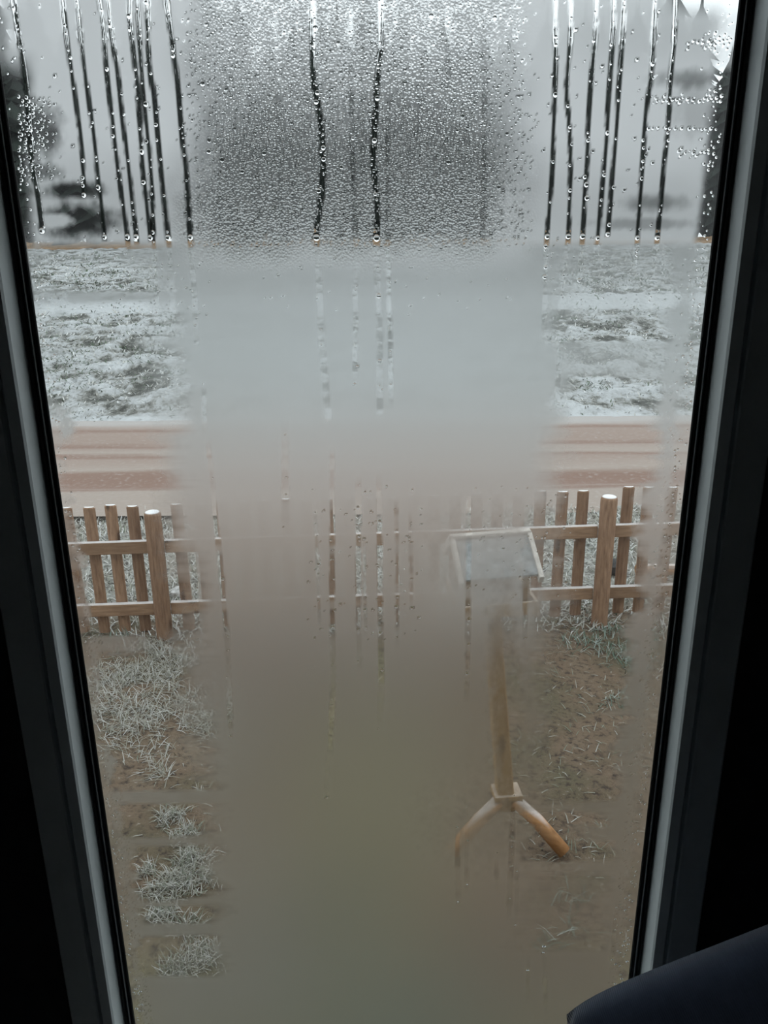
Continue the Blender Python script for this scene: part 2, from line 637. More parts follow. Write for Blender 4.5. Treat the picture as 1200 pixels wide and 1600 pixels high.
# ---- condensation film -------------------------------------------------
RUNS = [  # polyline in photo pixels on the pane, half width px, how clear
    ([(18, -20), (20, 0), (27, 45), (38, 115), (43, 160), (46, 215), (52, 275), (60, 310), (66, 365)], 4.6, 1),
    ([(95, -20), (97, 0), (105, 70), (114, 130), (121, 180), (127, 225), (130, 270), (131, 308)], 3.7, 1),
    ([(118, -20), (120, 0), (127, 70), (133, 120), (141, 175), (148, 225), (152, 275), (158, 320), (164, 378)], 3.7, 1),
    ([(152, -20), (155, 0), (162, 50), (165, 100), (172, 160), (178, 215), (186, 280), (193, 330), (201, 385)], 3.9, 1),
    ([(166, -20), (168, 0), (174, 60), (184, 115), (190, 180), (198, 240), (204, 290), (210, 345), (214, 385)], 3.8, 1),
    ([(202, -20), (202, 0), (203, 40), (208, 75), (214, 130), (218, 185), (222, 260), (227, 300), (233, 355), (236, 380)], 4.0, 1),
    ([(213, -20), (214, 0), (219, 80), (222, 130), (226, 180), (234, 240), (238, 310), (240, 380), (246, 520)], 3.6, 1),
    ([(230, -20), (230, 0), (231, 60), (233, 110), (241, 150), (247, 220), (253, 280), (258, 330), (263, 378), (268, 440), (272, 500)], 4.2, 1),
    ([(258, -20), (260, 0), (265, 40), (272, 90), (279, 145), (284, 210), (290, 260), (294, 320), (298, 380), (303, 450), (307, 540)], 4.6, 1),
    ([(488, -20), (488, 0), (488, 100), (491, 135), (498, 170), (503, 210), (505, 250), (502, 310), (496, 345), (494, 370), (499, 450), (503, 540), (509, 600), (513, 660)], 5.2, 1),
    ([(595, -20), (595, 0), (596, 70), (590, 110), (587, 170), (584, 220), (583, 260), (589, 310), (590, 350), (588, 372), (590, 440), (594, 520), (593, 650)], 5.0, 1),
    ([(868, -20), (868, 0), (868, 110), (867, 150), (865, 200), (864, 250), (861, 300), (857, 340), (855, 370), (852, 440), (851, 530)], 3.8, 1),
    ([(892, -20), (892, 0), (892, 60), (887, 110), (885, 145), (890, 200), (892, 260), (890, 320), (888, 372), (880, 430), (870, 640)], 3.8, 1),
    ([(932, -20), (932, 30), (928, 80), (922, 140), (919, 200), (918, 250), (914, 300), (912, 345), (910, 372), (905, 440)], 3.9, 1),
    ([(959, -20), (959, 40), (955, 100), (950, 160), (948, 220), (943, 270), (939, 320), (934, 370), (929, 430)], 3.7, 1),
    ([(976, -20), (975, 20), (972, 70), (967, 140), (963, 210), (957, 270), (953, 330), (949, 370)], 3.6, 1),
    ([(1024, -20), (1024, 0), (1022, 60), (1018, 120), (1010, 170), (1007, 210), (1003, 270), (999, 330), (996, 368), (994, 420)], 3.7, 1),
    ([(1056, -20), (1055, 20), (1054, 70), (1048, 120), (1045, 180), (1043, 215), (1037, 260), (1033, 320), (1027, 372), (1022, 412), (1016, 480), (1011, 535)], 3.8, 1),
]
FAINT = [
    ([(548, 0), (548, 120), (551, 240), (556, 380), (555, 600)], 4, 0.55), ([(565, 20), (566, 300)], 4, 0.3),
    ([(606, 100), (605, 250), (606, 380), (612, 640)], 3.5, 0.5), ([(757, 50), (757, 200), (754, 420)], 4.0, 0.5),
    ([(700, 0), (700, 160)], 5, 0.25), ([(430, 0), (440, 380)], 4, 0.2),
    ([(518, 700), (519, 775), (519, 870), (519, 960), (521, 1060), (515, 1190)], 4.0, 0.75),
    ([(493, 780), (497, 900), (500, 990)], 2.8, 0.4),
    ([(560, 745), (560, 860), (560, 960), (562, 1050)], 4.2, 0.6), ([(569, 830), (571, 1000)], 2.5, 0.4),
    ([(592, 740), (593, 850), (594, 960), (596, 1060), (593, 1140)], 4.6, 0.75),
    ([(619, 780), (621, 900), (621, 1020)], 3.2, 0.55), ([(641, 800), (643, 960)], 2.5, 0.4),
    ([(733, 770), (732, 900), (731, 1010), (728, 1100)], 3.8, 0.7),
    ([(820, 880), (821, 930), (820, 1000)], 3.6, 0.65), ([(838, 900), (836, 980)], 3, 0.4), ([(325, 690), (338, 820), (346, 900), (354, 990), (361, 1160)], 4.0, 0.6),
    ([(300, 850), (306, 930), (310, 1000)], 4, 0.55),
    ([(715, 1290), (715, 1420)], 3.8, 0.5), ([(730, 1290), (729, 1400)], 3.2, 0.45),
    ([(803, 1240), (800, 1300), (798, 1370), (795, 1440)], 4.0, 0.65), ([(776, 1330), (776, 1400)], 3, 0.35),
    ([(808, 1350), (806, 1450)], 3, 0.4), ([(512, 1180), (509, 1260)], 3, 0.25),
    ([(965, 1410), (960, 1460), (955, 1530)], 3.6, 0.35), ([(850, 1480), (853, 1590)], 3.0, 0.3), ([(826, 1490), (824, 1570)], 3, 0.3),
    ([(318, 600), (320, 680)], 4, 0.4), ([(445, 650), (446, 830)], 6, 0.25),
]


def resample(pl, step=3.0):
    pl = np.array(pl, float)
    d = np.r_[0, np.cumsum(np.hypot(*np.diff(pl, axis=0).T))]
    s = np.arange(0, d[-1], step)
    # smooth interpolation of x over arclength
    x = np.interp(s, d, pl[:, 0])
    y = np.interp(s, d, pl[:, 1])
    k = np.ones(9) / 9
    xp = np.r_[np.full(4, x[0]), x, np.full(4, x[-1])]
    return np.stack([np.convolve(xp, k, 'valid'), y], 1)


zs = np.r_[np.linspace(GZ0 - 0.004, 0.91, 14)[:-1], np.arange(0.91, 2.33, 0.0019), np.linspace(2.33, GZ1 + 0.004, 10)[1:]]
xs = np.arange(GX0 - 0.0005, GX1 + 0.0015, 0.0019)
XX, ZZ = np.meshgrid(xs, zs)
P = np.stack([XX.ravel(), np.full(XX.size, GY), ZZ.ravel()], 1)
PX, PY = project(P)
PX = PX.reshape(XX.shape)
PY = PY.reshape(XX.shape)
UU = XX - GX0          # distance from the left and the right edge of the glass
VV = GX1 - XX
n_big = fbm(XX * 26 + 5, ZZ * 22)
n_fin = fbm(XX * 120, ZZ * 90 + 9)
n_hor = fbm(XX * 9 + 3, ZZ * 110)          # horizontal smears
wob = (n_big - 0.47)


def ell(cx, cy, rx, ry, soft=0.35):
    d = np.hypot((PX - cx) / rx, (PY - cy) / ry) + 0.9 * (n_fin - 0.47)
    return 1 - sm(1 - soft, 1 + soft, d)


def band(y0, y1, soft=5):
    yy = PY + 14 * (n_hor - 0.47)
    return sm(y0 - soft, y0 + soft, yy) * (1 - sm(y1 - soft, y1 + soft, yy))


below = sm(372, 392, PY)
# clear strips along both sides of the pane
uL = UU + 0.05 * wob + 0.03 * (n_hor - 0.47)
cl = sm(0.006, 0.022, uL) * (1 - sm(0.105, 0.165, uL))
uR = VV + 0.05 * wob + 0.03 * (n_hor - 0.47)
cr = sm(0.030, 0.055, uR) * (1 - sm(0.125, 0.185, uR))
# how clear the strips are down the pane
clL = below * (1 - 0.85 * band(452, 474) * sm(95, 110, PX)) * (1 - 0.4 * band(396, 412))
clL = clL * (1 - 0.75 * band(996, 1022) * (1 - sm(200, 245, PX)))
clL = clL * (1 - 0.9 * band(1236, 1254)) * (1 - 0.85 * band(1311, 1322)) * (1 - 0.75 * band(1404, 1414)) * (1 - 0.9 * band(1446, 1462)) * (1 - sm(1520, 1532, PY))
clL = clL * (1 - 0.8 * sm(1235, 1250, PY) * (1 - sm(0.018, 0.035, uL))) * (1 - 0.3 * sm(1400, 1500, PY))
clL = clL * (1 - 0.55 * sm(1000, 1020, PY) * (1 - sm(145, 160, PX)))
clR = below * (0.62 + 0.38 * sm(480, 520, PY)) * (1 - 0.65 * band(535, 590)) * (1 - 0.6 * band(1110, 1122) * sm(930, 960, PX))
clR = clR * (1 - 0.5 * (1 - sm(400, 470, PY)))
clR = clR * (1 - 0.9 * band(1252, 1270)) * (1 - 0.8 * band(1291, 1314)) * (1 - 0.9 * band(1347, 1366)) * (1 - 0.6 * sm(1360, 1380, PY)) * (1 - sm(1478, 1492, PY))
fog = np.full(XX.shape, 0.965)
fog = fog * (1 - 0.93 * cl * clL) * (1 - 0.93 * cr * clR)
# thin wet strip right at the seals
edgeL = (1 - sm(0.004, 0.016, UU + 0.012 * (n_fin - 0.47)))
edgeR = (1 - sm(0.008, 0.024, VV + 0.016 * (n_fin - 0.47)))
fog = fog * (1 - 0.55 * edgeL) * (1 - 0.5 * edgeR)
speck = sm(0.50, 0.60, fbm(XX * 520, ZZ * 420, 2))
fog = fog * (1 - 0.55 * speck * ((UU > 0.006) & (UU < 0.028)) * below) * (1 - 0.6 * speck * ((VV > 0.010) & (VV < 0.030)) * below)
# right leg of the feeder seen through a wiped spot
fog = fog * (1 - 0.8 * ell(866, 1312, 34, 34))
fog = fog * (1 - 0.35 * ell(842, 850, 26, 60)) * (1 - 0.55 * ell(796, 1150, 26, 110, 0.6)) * (1 - 0.35 * ell(785, 1010, 22, 90, 0.6)) * (1 - 0.3 * ell(828, 915, 12, 30, 0.6)) * (1 - 0.22 * ell(770, 860, 80, 60, 0.6))
fog = fog * (1 - 0.25 * ell(790, 1280, 100, 60, 0.7))
top = 1 - below
tl_ = 1 - sm(34, 62, PX + 30 * wob)
fog = fog * (1 - top * 0.93 * tl_ * sm(70, 130, PY))
fog = fog * (1 - top * 0.85 * ell(60, 205, 32, 44, 0.5)) * (1 - top * 0.7 * ell(66, 268, 30, 14, 0.5))
fog = fog * (1 - top * 0.94 * np.maximum(ell(112, 298, 50, 13, 0.6), ell(122, 345, 54, 27, 0.45)) * (1 - ell(84, 346, 30, 11)))
fog = fog * (1 - top * 0.6 * np.maximum(ell(1076, 123, 42, 13, 0.7), ell(1024, 317, 42, 12, 0.7)))
fog = fog * (1 - top * 0.40 * ell(1010, 350, 70, 9, 0.5)) * (1 - top * 0.3 * ell(1090, 170, 40, 40, 0.6))
fog = fog * (1 - top * 0.9 * (1 - sm(-10, 34, PY)) * sm(1030, 1075, PX))
fog = fog * (1 - top * 0.8 * (1 - sm(0.010, 0.020, VV + 0.012 * wob)) * sm(95, 115, PY))
# beaded patch across the upper middle
bead = sm(250, 345, PX + 60 * wob) * (1 - sm(720, 880, PX + 80 * wob)) * (1 - sm(385, 440, PY + 50 * wob))
core = bead * sm(40, 240, PY + 120 * wob) * (1 - sm(345, 420, PY + 50 * wob))
fog = fog + (0.985 - fog) * bead * (fog > 0.9)
side = 1 - sm(250, 330, PX) * (1 - sm(780, 870, PX))
top2 = side * top + (1 - side) * (1 - sm(340, 440, PY))
veil = 0.025 + 0.18 * (1 - sm(450, 720, PY)) + top2 * 0.74 - 0.36 * bead * top2 - 0.40 * core
veil = veil - 0.5 * (1 - sm(10, 130, PY)) * sm(800, 950, PX)
veil = veil - 0.34 * side * top * sm(190, 345, PY + 40 * wob)
veil = np.clip(veil, 0.02, 0.95)
bead = bead * (1 - 0.6 * sm(355, 390, PY))
# runs of water have carried the mist away
allruns = []
for pl, hw, k in RUNS:
    q = resample(pl)
    allruns.append((q, hw, k, 1))
for pl, hw, k in FAINT:
    allruns.append((resample(pl), hw, k, 0))
rr = np.random.default_rng(3)
run_w = []
for q, hw, k, real in allruns:
    w = hw * (0.82 + 0.36 * vnoise(q[:, 1] / 7.0, q[:, 0] * 0 + hw * 9)) * (0.9 + 0.25 * vnoise(q[:, 1] / 40.0, q[:, 0] * 0 + hw * 3))
    run_w.append(w)
    m = (PX > q[:, 0].min() - 20) & (PX < q[:, 0].max() + 20) & (PY > q[0, 1] - 5) & (PY < q[-1, 1] + 5)
    if not m.any():
        continue
    cx = np.interp(PY[m], q[:, 1], q[:, 0])
    ww = np.interp(PY[m], q[:, 1], w)
    ends = sm(q[0, 1] - 4, q[0, 1] + (2 if real else 30), PY[m]) * (1 - sm(q[-1, 1] - (3 if real else 45), q[-1, 1] + 3, PY[m]))
    brk = 1.0 if real else (0.35 + 0.65 * sm(0.3, 0.55, vnoise(PY[m] / 22.0, cx * 0 + hw * 5)))
    cut = (1 - sm(ww * 0.72, ww * 1.2, np.abs(PX[m] - cx))) * ends * k * brk
    if real:
        cut = cut * (1 - 0.72 * sm(374, 396, PY[m]))
    fog[m] = fog[m] * (1 - 0.97 * cut)

# drops: (px, py, radius px, height factor)
drops = []
for (q, hw, k, real), w in zip(allruns, run_w):
    n = int(len(q) / (11 if real else 14))
    for _ in range(n):
        i = rr.integers(0, len(q))
        if real and q[i, 1] > 420 and rr.random() < 0.6:
            continue
        big = rr.random() < 0.22
        drops.append((q[i, 0] + rr.normal(0, 0.35) * w[i], q[i, 1], (rr.uniform(2.6, 3.9) if big else rr.uniform(1.1, 2.3)) * (1 if real else 0.8), 0.8))
    if real:
        j = int(np.searchsorted(q[:, 1], min(q[-1, 1], 372))) - 1
        drops.append((q[j, 0], q[j, 1], w[j] * 0.92, 0.85))


def scatter(n, x0, x1, y0, y1, r0, r1, dens=None, p=2.2, h=0.42):
    for _ in range(n):
        x, y = rr.uniform(x0, x1), rr.uniform(y0, y1)
        if dens is not None and rr.random() > dens(x, y):
            continue
        drops.append((x, y, r0 + (r1 - r0) * rr.random() ** p, h))


scatter(6500, 275, 860, -10, 400, 1.0, 2.3, lambda x, y: float(sm(265, 330, x) * (1 - sm(800, 850, x)) * (1 - sm(360, 410, y))))
scatter(36, 300, 830, 0, 330, 2.6, 4.2)
scatter(420, 28, 96, 150, 282, 1.2, 2.8, lambda x, y: float((1 - sm(40, 100, x)) * 1.4 * (0.25 if 240 < y < 255 else 1)), 1.5)
scatter(60, 60, 270, 0, 370, 1.2, 3.0)
scatter(70, 850, 1050, 0, 375, 1.2, 3.0)
for (y, x0, x1, sd, n) in ((66, 1075, 1142, 4, 60), (66, 1105, 1142, 7, 50), (155, 1018, 1128, 3.2, 170), (201, 1012, 1122, 1.5, 70), (238, 1060, 1118, 3, 70), (70, 1095, 1120, 3, 20), (258, 1100, 1115, 3, 14), (148, 1108, 1126, 5, 24)):
    for _ in range(n):
        x = rr.uniform(x0, x1)
        yy = y + rr.normal(0, sd) - (6 * (x - x0) / 70 if y == 66 else 0)
        drops.append((x, yy, rr.uniform(1.2, 3.0), 0.7))
for _ in range(520):   # beads along the seals
    z = rr.uniform(0.93, 2.3)
    left = rr.random() < 0.4
    x = GX0 + 0.003 + abs(rr.normal(0, 0.007)) if left else GX1 - 0.003 - abs(rr.normal(0, 0.010))
    a, b = project(np.array([x, GY, z]))
    drops.append((a, b, rr.uniform(1.0, 2.4), 0.7))
scatter(90, 150, 330, 390, 500, 1.0, 1.9)
scatter(60, 850, 960, 380, 470, 1.0, 2.0)
scatter(110, 480, 660, 760, 1000, 1.0, 2.4)
scatter(70, 730, 900, 760, 940, 1.0, 2.3)
scatter(40, 400, 800, 400, 500, 1.0, 2.0)
D = np.array([(a, b, r, h) for a, b, r, h in drops if b > -25])
# drop centres on the pane, radii in metres
pr = np.array([on_y(a, b, GY) for a, b in D[:, :2]])
scale_m = np.array([np.linalg.norm(on_y(a + 1, b, GY) - on_y(a, b, GY)) for a, b in D[:, :2]])
rad = D[:, 2] * scale_m * 1.05
keep = (pr[:, 0] > GX0 + 0.001 + rad) & (pr[:, 0] < GX1 - 0.001 - rad) & (pr[:, 2] > GZ0 + 0.01)
order = np.argsort(-rad)
cells = {}
sel = []
for i in order:
    if not keep[i]:
        continue
    x, z, r = pr[i, 0], pr[i, 2], rad[i]
    c = (int(x // 0.009), int(z // 0.009))
    ok = True
    for dx in (-1, 0, 1):
        for dz in (-1, 0, 1):
            for j in cells.get((c[0] + dx, c[1] + dz), ()):
                if (pr[j, 0] - x) ** 2 + (pr[j, 2] - z) ** 2 < (0.97 * (rad[j] + r)) ** 2:
                    ok = False
                    break
            if not ok:
                break
        if not ok:
            break
    if ok:
        cells.setdefault(c, []).append(i)
        sel.append(i)
# the film is gone under each drop
for i in sel:
    x, z, r = pr[i, 0], pr[i, 2], rad[i]
    i0, i1 = np.searchsorted(xs, [x - r, x + r])
    k0, k1 = np.searchsorted(zs, [z - r, z + r])
    if i1 <= i0 or k1 <= k0:
        continue
    dd = np.hypot(xs[None, i0:i1] - x, zs[k0:k1, None] - z)
    fog[k0:k1, i0:i1] = np.where(dd < r, fog[k0:k1, i0:i1] * 0.12, fog[k0:k1, i0:i1])
fog = np.clip(fog, 0, 1)
FV = np.stack([XX.ravel(), np.full(XX.size, 0.0006), ZZ.ravel() - GZ0], 1)
film = obj('condensation', big_mesh('condensation', FV, grid_faces(*XX.shape), M['film'], True,
                                    {'fog': fog.ravel(), 'bead': bead.ravel(), 'veil': veil.ravel()}), pane)
tag(film, 'fine grey mist of condensation on the inside of the glass', kind='stuff')


def drop_template(ns=9, rings=3):
    V = [(0, -1.0, 0)]
    for k in range(1, rings + 1):
        t_ = k / rings * math.pi / 2
        for j in range(ns):
            a_ = 2 * math.pi * j / ns
            V.append((math.sin(t_) * math.cos(a_), -math.cos(t_), math.sin(t_) * math.sin(a_)))
    F = []
    for j in range(ns):
        F.append((0, 1 + j, 1 + (j + 1) % ns))
    for k in range(rings - 1):
        for j in range(ns):
            a_, b_ = 1 + k * ns + j, 1 + k * ns + (j + 1) % ns
            F += [(a_, a_ + ns, b_ + ns), (a_, b_ + ns, b_)]
    b0 = 1 + (rings - 1) * ns
    # flat back on its own vertices so its edge stays crisp
    bb = len(V)
    V += [(x, 0, z) for x, _, z in V[b0:b0 + ns]]
    for j in range(1, ns - 1):
        F.append((bb, bb + j + 1, bb + j))
    V = np.array(V)
    V[b0:b0 + ns, 1] = 0
    F = np.array(F)
    # outward normals
    v0, v1, v2 = V[F[:, 0]], V[F[:, 1]], V[F[:, 2]]
    nrm = np.cross(v1 - v0, v2 - v0)
    cen = (v0 + v1 + v2) / 3 - np.array([0, -0.3, 0])
    flip = (nrm * cen).sum(1) < 0
    F[flip] = F[flip][:, ::-1]
    return V, F


def build_drops(name, ids):
    tv, tf = drop_template()
    n = len(ids)
    ids = np.array(ids)
    hs = D[ids, 3] * rr.uniform(0.55, 0.95, n)
    sx = rr.uniform(0.88, 1.05, n)
    sz = rr.uniform(0.92, 1.12, n)
    Vd = tv[None] * np.stack([rad[ids] * sx, rad[ids] * hs, rad[ids] * sz], 1)[:, None, :]
    Vd = Vd + np.stack([pr[ids, 0], np.full(n, 0.0004), pr[ids, 2] - GZ0], 1)[:, None, :]
    Fd = tf[None] + (np.arange(n) * len(tv))[:, None, None]
    return big_mesh(name, Vd.reshape(-1, 3), Fd.reshape(-1, 3), M['water'], True)


o = obj('water_droplets', build_drops('water_droplets', sel), pane)
tag(o, 'beads of water standing all over the inside of the glass', kind='stuff')

# each run of water is a domed ribbon on the glass
for (q, hw, k, real), w in zip(allruns, run_w):
    if not real:
        continue
    m = q[:, 1] < 376
    q, w = q[m], w[m].copy()
    w[-3:] *= np.array([0.9, 0.75, 0.45])
    c3 = np.array([on_y(a, b, GY) for a, b in q])
    e3 = np.array([on_y(a + ww, b, GY) for (a, b), ww in zip(q, w)])
    hwm = np.linalg.norm(e3 - c3, axis=1) * 0.95
    prof = [(-1, 0), (-0.6, 0.72), (0, 1.0), (0.6, 0.72), (1, 0)]
    V, F = [], []
    for c, h in zip(c3, hwm):
        for s, t_ in prof:
            V.append((c[0] + s * h, 0.0003 - t_ * h * 0.13, c[2] - GZ0))
        V += [(c[0] + h, 0.0003, c[2] - GZ0), (c[0] - h, 0.0003, c[2] - GZ0)]
    n = len(prof) + 2
    for i in range(len(q) - 1):
        for j in (0, 1, 2, 3, 5):
            F.append((i * n + j, (i + 1) * n + j, (i + 1) * n + j + 1, i * n + j + 1))
    me = mesh('water_run', V, F, M['water'], True)
    if me.polygons[1].normal.y > 0:
        me.flip_normals()
    obj('water_run', me, pane)

# ------------------------------------------------------------------ ground outside
nx, ny = 220, 170
gx = np.linspace(-7, 7, nx)
gy = np.linspace(1.1, 6.35, ny)
X, Y = np.meshgrid(gx, gy)
Z = 0.05 * (fbm(X * 1.3, Y * 1.3) - 0.47) + 0.045 * (fbm(X * 7, Y * 7, 3) - 0.44) + 0.015 * X / 1.25 * sm(3.0, 4.2, Y)
Z = Z - 0.02
turf = np.clip(sm(-0.55, -0.2, X / (0.45 + 0.18 * Y)) * (1 - sm(0.12, 0.35, X / (0.45 + 0.18 * Y))) * (0.6 + 0.8 * (fbm(X * 3, Y * 3, 3) - 0.3)), 0, 0.9) * (1 - sm(3.7, 4.1, Y))
turf = np.maximum(turf, 0.8 * (1 - sm(1.75, 2.1, Y)))
rime = sm(4.2, 4.7, Y) * (0.45 + 0.9 * (fbm(X * 5, Y * 5, 3) - 0.3))


def ground_z(x, y):
    x, y = np.asarray(x, float), np.asarray(y, float)
    return 0.05 * (fbm(x * 1.3, y * 1.3) - 0.47) + 0.045 * (fbm(x * 7, y * 7, 3) - 0.44) + 0.015 * x / 1.25 * sm(3.0, 4.2, y) - 0.02


g = obj('garden_ground', big_mesh('garden_ground', np.stack([X.ravel(), Y.ravel(), Z.ravel()], 1), grid_faces(ny, nx), M['soil'], True, {'turf': turf.ravel(), 'rime': np.clip(rime, 0, 1).ravel()}))
tag(g, 'bare brown garden soil between the house and the picket fence', 'ground', None, 'structure')

nx, ny = 160, 90
gx = np.linspace(-16, 16, nx)
gy = np.linspace(6.2, 10.1, ny)
X, Y = np.meshgrid(gx, gy)
Z = -0.005 - 0.05 * np.exp(-((Y - 7.25) / 0.22) ** 2) - 0.045 * np.exp(-((Y - 8.85) / 0.25) ** 2) + 0.03 * (fbm(X * 0.5, Y * 3) - 0.47)
g = obj('sand_road', big_mesh('sand_road', np.stack([X.ravel(), Y.ravel(), Z.ravel()], 1), grid_faces(ny, nx), M['road']))
tag(g, 'pinkish sandy road with damp red wheel tracks beyond the fence', 'road', None, 'structure')

nr, nc = 380, 330
tt = np.linspace(0, 1, nr)
yy = 9.7 * (64.0 / 9.7) ** tt
X = np.linspace(-1, 1, nc)[None, :] * (7.5 + 0.55 * yy[:, None])
Y = np.repeat(yy[:, None], nc, 1)


def field_z(X, Y):
    lump = fbm(X * 1.5 + 40, Y * 1.1 + 3, 4)
    tus = sm(0.42, 0.62, fbm(X * 3.4, Y * 2.4 + 8, 3))
    smooth_band = sm(20.5, 21.5, Y) * (1 - sm(24, 25, Y))
    rough = (1 - 0.85 * smooth_band) * sm(9.85, 10.8, Y)
    z = 0.0495 * (Y - 9.85) + rough * (0.14 * (lump - 0.47) + 0.07 * (tus - 0.4)) - 0.035 * (1 - sm(9.85, 10.4, Y))
    return z, rough, tus


Zf, rough, tus = field_z(X, Y)
bare = (0.20 * (sm(0.40, 0.62, fbm(X * 2.2 + 7, Y * 1.4, 3)) - 0.35) + 0.12 * (0.5 - tus)) * rough - 0.02 - 0.20 * (1 - rough)
g = obj('frosted_field', big_mesh('frosted_field', np.stack([X.ravel(), Y.ravel(), Zf.ravel()], 1), grid_faces(nr, nc), M['field'], True, {'bare': bare.ravel()}))
tag(g, 'lumpy white frosted field rising beyond the sandy road', 'field', None, 'structure')


# ------------------------------------------------------------------ grass
def blades(name, pts, length, width, lean, tint, mat, label, height=None):
    n = len(pts)
    az = rng.uniform(0, 2 * math.pi, n)
    d = np.stack([np.cos(az), np.sin(az)], 1)
    s = np.stack([-d[:, 1], d[:, 0]], 1)
    L = length * rng.uniform(0.55, 1.3, n)
    W = width * rng.uniform(0.7, 1.3, n)
    lean = np.clip(lean * rng.uniform(0.5, 1.4, n), 0.05, 1.5)
    x, y = pts[:, 0], pts[:, 1]
    z = (ground_z(x, y) if height is None else height(x, y)) - 0.004
    V = np.zeros((n, 5, 3))
    for k, (fl, fw, fb) in enumerate(((0, 1, 0), (0, -1, 0), (0.55, 0.8, 0.92), (0.55, -0.8, 0.92), (1.0, 0, 1.08))):
        a = lean * fb
        V[:, k, 0] = x + d[:, 0] * L * fl * np.sin(a) + s[:, 0] * W * fw
        V[:, k, 1] = y + d[:, 1] * L * fl * np.sin(a) + s[:, 1] * W * fw
        V[:, k, 2] = z + np.maximum(L * fl * np.cos(np.minimum(a, 1.5)), 0.002 * fl) + 0.003
    Fb = np.array([(0, 1, 3), (0, 3, 2), (2, 3, 4)])
    Fa = (Fb[None] + (np.arange(n) * 5)[:, None, None]).reshape(-1, 3)
    me = big_mesh(name, V.reshape(-1, 3), Fa, mat, False, {'tint': np.repeat(np.clip(tint, 0, 1), 5)})
    o = obj(name, me)
    return tag(o, label, 'grass', None, 'stuff')


def sample(n, x0, x1, y0, y1, dens):
    x = rng.uniform(x0, x1, n)
    y = rng.uniform(y0, y1, n)
    k = rng.random(n) < dens(x, y)
    return np.stack([x[k], y[k]], 1)


def tufts(spec):
    """spec: photo centre px, radius in metres -> density"""
    c = [(on_z(px, py)[:2], r) for px, py, r in spec]

    def f(x, y):
        v = np.zeros_like(x)
        for (p, r) in c:
            v = np.maximum(v, np.exp(-(((x - p[0]) ** 2 + ((y - p[1]) * 1.0) ** 2) / r ** 2)))
        return v
    return f


# left: matted pale frosted grass
tl = tufts([(200, 1060, .22), (270, 1040, .22), (240, 1110, .25), (180, 1120, .15), (300, 1120, .16), (270, 1190, .10), (300, 1215, .08), (250, 1010, .2), (330, 1080, .2)])
p = sample(60000, -2.2, -0.2, 2.2, 4.1, lambda x, y: np.clip(tl(x, y) * 1.3 - 0.1, 0, 1) * sm(0.30, 0.50, fbm(x * 6, y * 6, 3)) * 0.55)
blades('frosted_grass', p, 0.072, 0.0016, 1.3, 0.45 + 0.45 * rng.random(len(p)) ** 1.2, M['grass'], 'matted pale frosted grass on the left of the garden')
tl2 = tufts([(265, 1268, .055), (290, 1300, .05), (300, 1340, .06), (280, 1372, .075), (250, 1385, .05), (325, 1365, .05), (255, 1428, .05), (295, 1440, .04), (310, 1490, .065), (280, 1515, .05), (340, 1215, .06), (230, 1355, .03), (400, 1300, .1), (420, 1450, .1)])
p = sample(36000, -0.9, 0.0, 1.4, 2.6, lambda x, y: np.clip(tl2(x, y) * 1.25 - 0.12, 0, 1) * 0.8)
blades('frosted_tufts', p, 0.05, 0.0016, 1.0, 0.3 + 0.6 * rng.random(len(p)), M['grass'], 'small frosted grass tufts on soil low at the left')
tg = tufts([(185, 985, .10), (205, 975, .1), (930, 1010, .14), (975, 1020, .16), (1005, 985, .15), (950, 985, .12), (905, 1000, .08), (975, 1090, .075), (955, 1095, .05), (990, 1040, .07), (880, 1395, .05), (905, 1400, .04), (900, 1440, .05), (860, 1470, .05), (1040, 950, .3), (600, 1500, .25), (500, 1350, .2), (700, 1450, .15)])
p = sample(60000, -1.8, 2.0, 1.35, 4.1, lambda x, y: np.clip(tg(x, y) * 1.3 - 0.15, 0, 1) * 0.55)
blades('rimed_green_grass', p, 0.065, 0.0022, 0.95, 0.25 + 0.7 * rng.random(len(p)) ** 1.4, M['green_grass'], 'dull green rimed grass clumps dotted over the bare soil')
p = sample(11000, -2.5, 2.5, 1.3, 4.3, lambda x, y: sm(0.45, 0.62, fbm(x * 3 + 9, y * 3, 3)) * 0.8 + 0.06)
blades('dead_straw', p, 0.05, 0.0018, 1.45, 0.25 + 0.5 * rng.random(len(p)), M['grass'], 'pale dead grass stalks scattered over bare soil')
p = sample(36000, -3.6, 3.6, 4.05, 6.45, lambda x, y: (0.4 + 0.6 * sm(0.36, 0.55, fbm(x * 3.2, y * 3.2 + 4, 3))) * (1 - sm(6.15, 6.45, y + 0.5 * (fbm(x * 2, y * 2, 3) - 0.47))))
blades('verge_grass', p, 0.075, 0.0040, 1.05, 0.2 + 0.8 * rng.random(len(p)) ** 0.5, M['grass'], 'white frosted verge grass between the fence and the road')

fy = 10.1 * (48 / 10.1) ** rng.random(60000)
fx = rng.uniform(-1, 1, 60000) * (1.5 + 0.42 * fy)
_, frough, _ = field_z(fx, fy)
cl_ = fbm(fx * 1.9 + 3, fy * 0.9, 3)
kk = (rng.random(60000) < frough * (0.25 + 0.75 * sm(0.38, 0.55, cl_))) & (rng.random(60000) < np.where(np.abs(fx) < 0.11 * fy, 0.3, 1.0))
p = np.stack([fx[kk], fy[kk]], 1)
dark = sm(0.44, 0.60, cl_[kk] + 0.10 * (fbm(p[:, 0] * 5, p[:, 1] * 3, 2) - 0.4))
tn = np.where(rng.random(len(p)) < 0.15 + 0.6 * dark, 0.1 * rng.random(len(p)), 0.7 + 0.3 * rng.random(len(p)))
blades('field_tussocks', p, 0.0045 * p[:, 1] + 0.02, 0.0007 * p[:, 1], 1.35, tn, M['grass'], 'rimed tussocks speckling the field beyond the road', lambda x, y: field_z(x, y)[0])

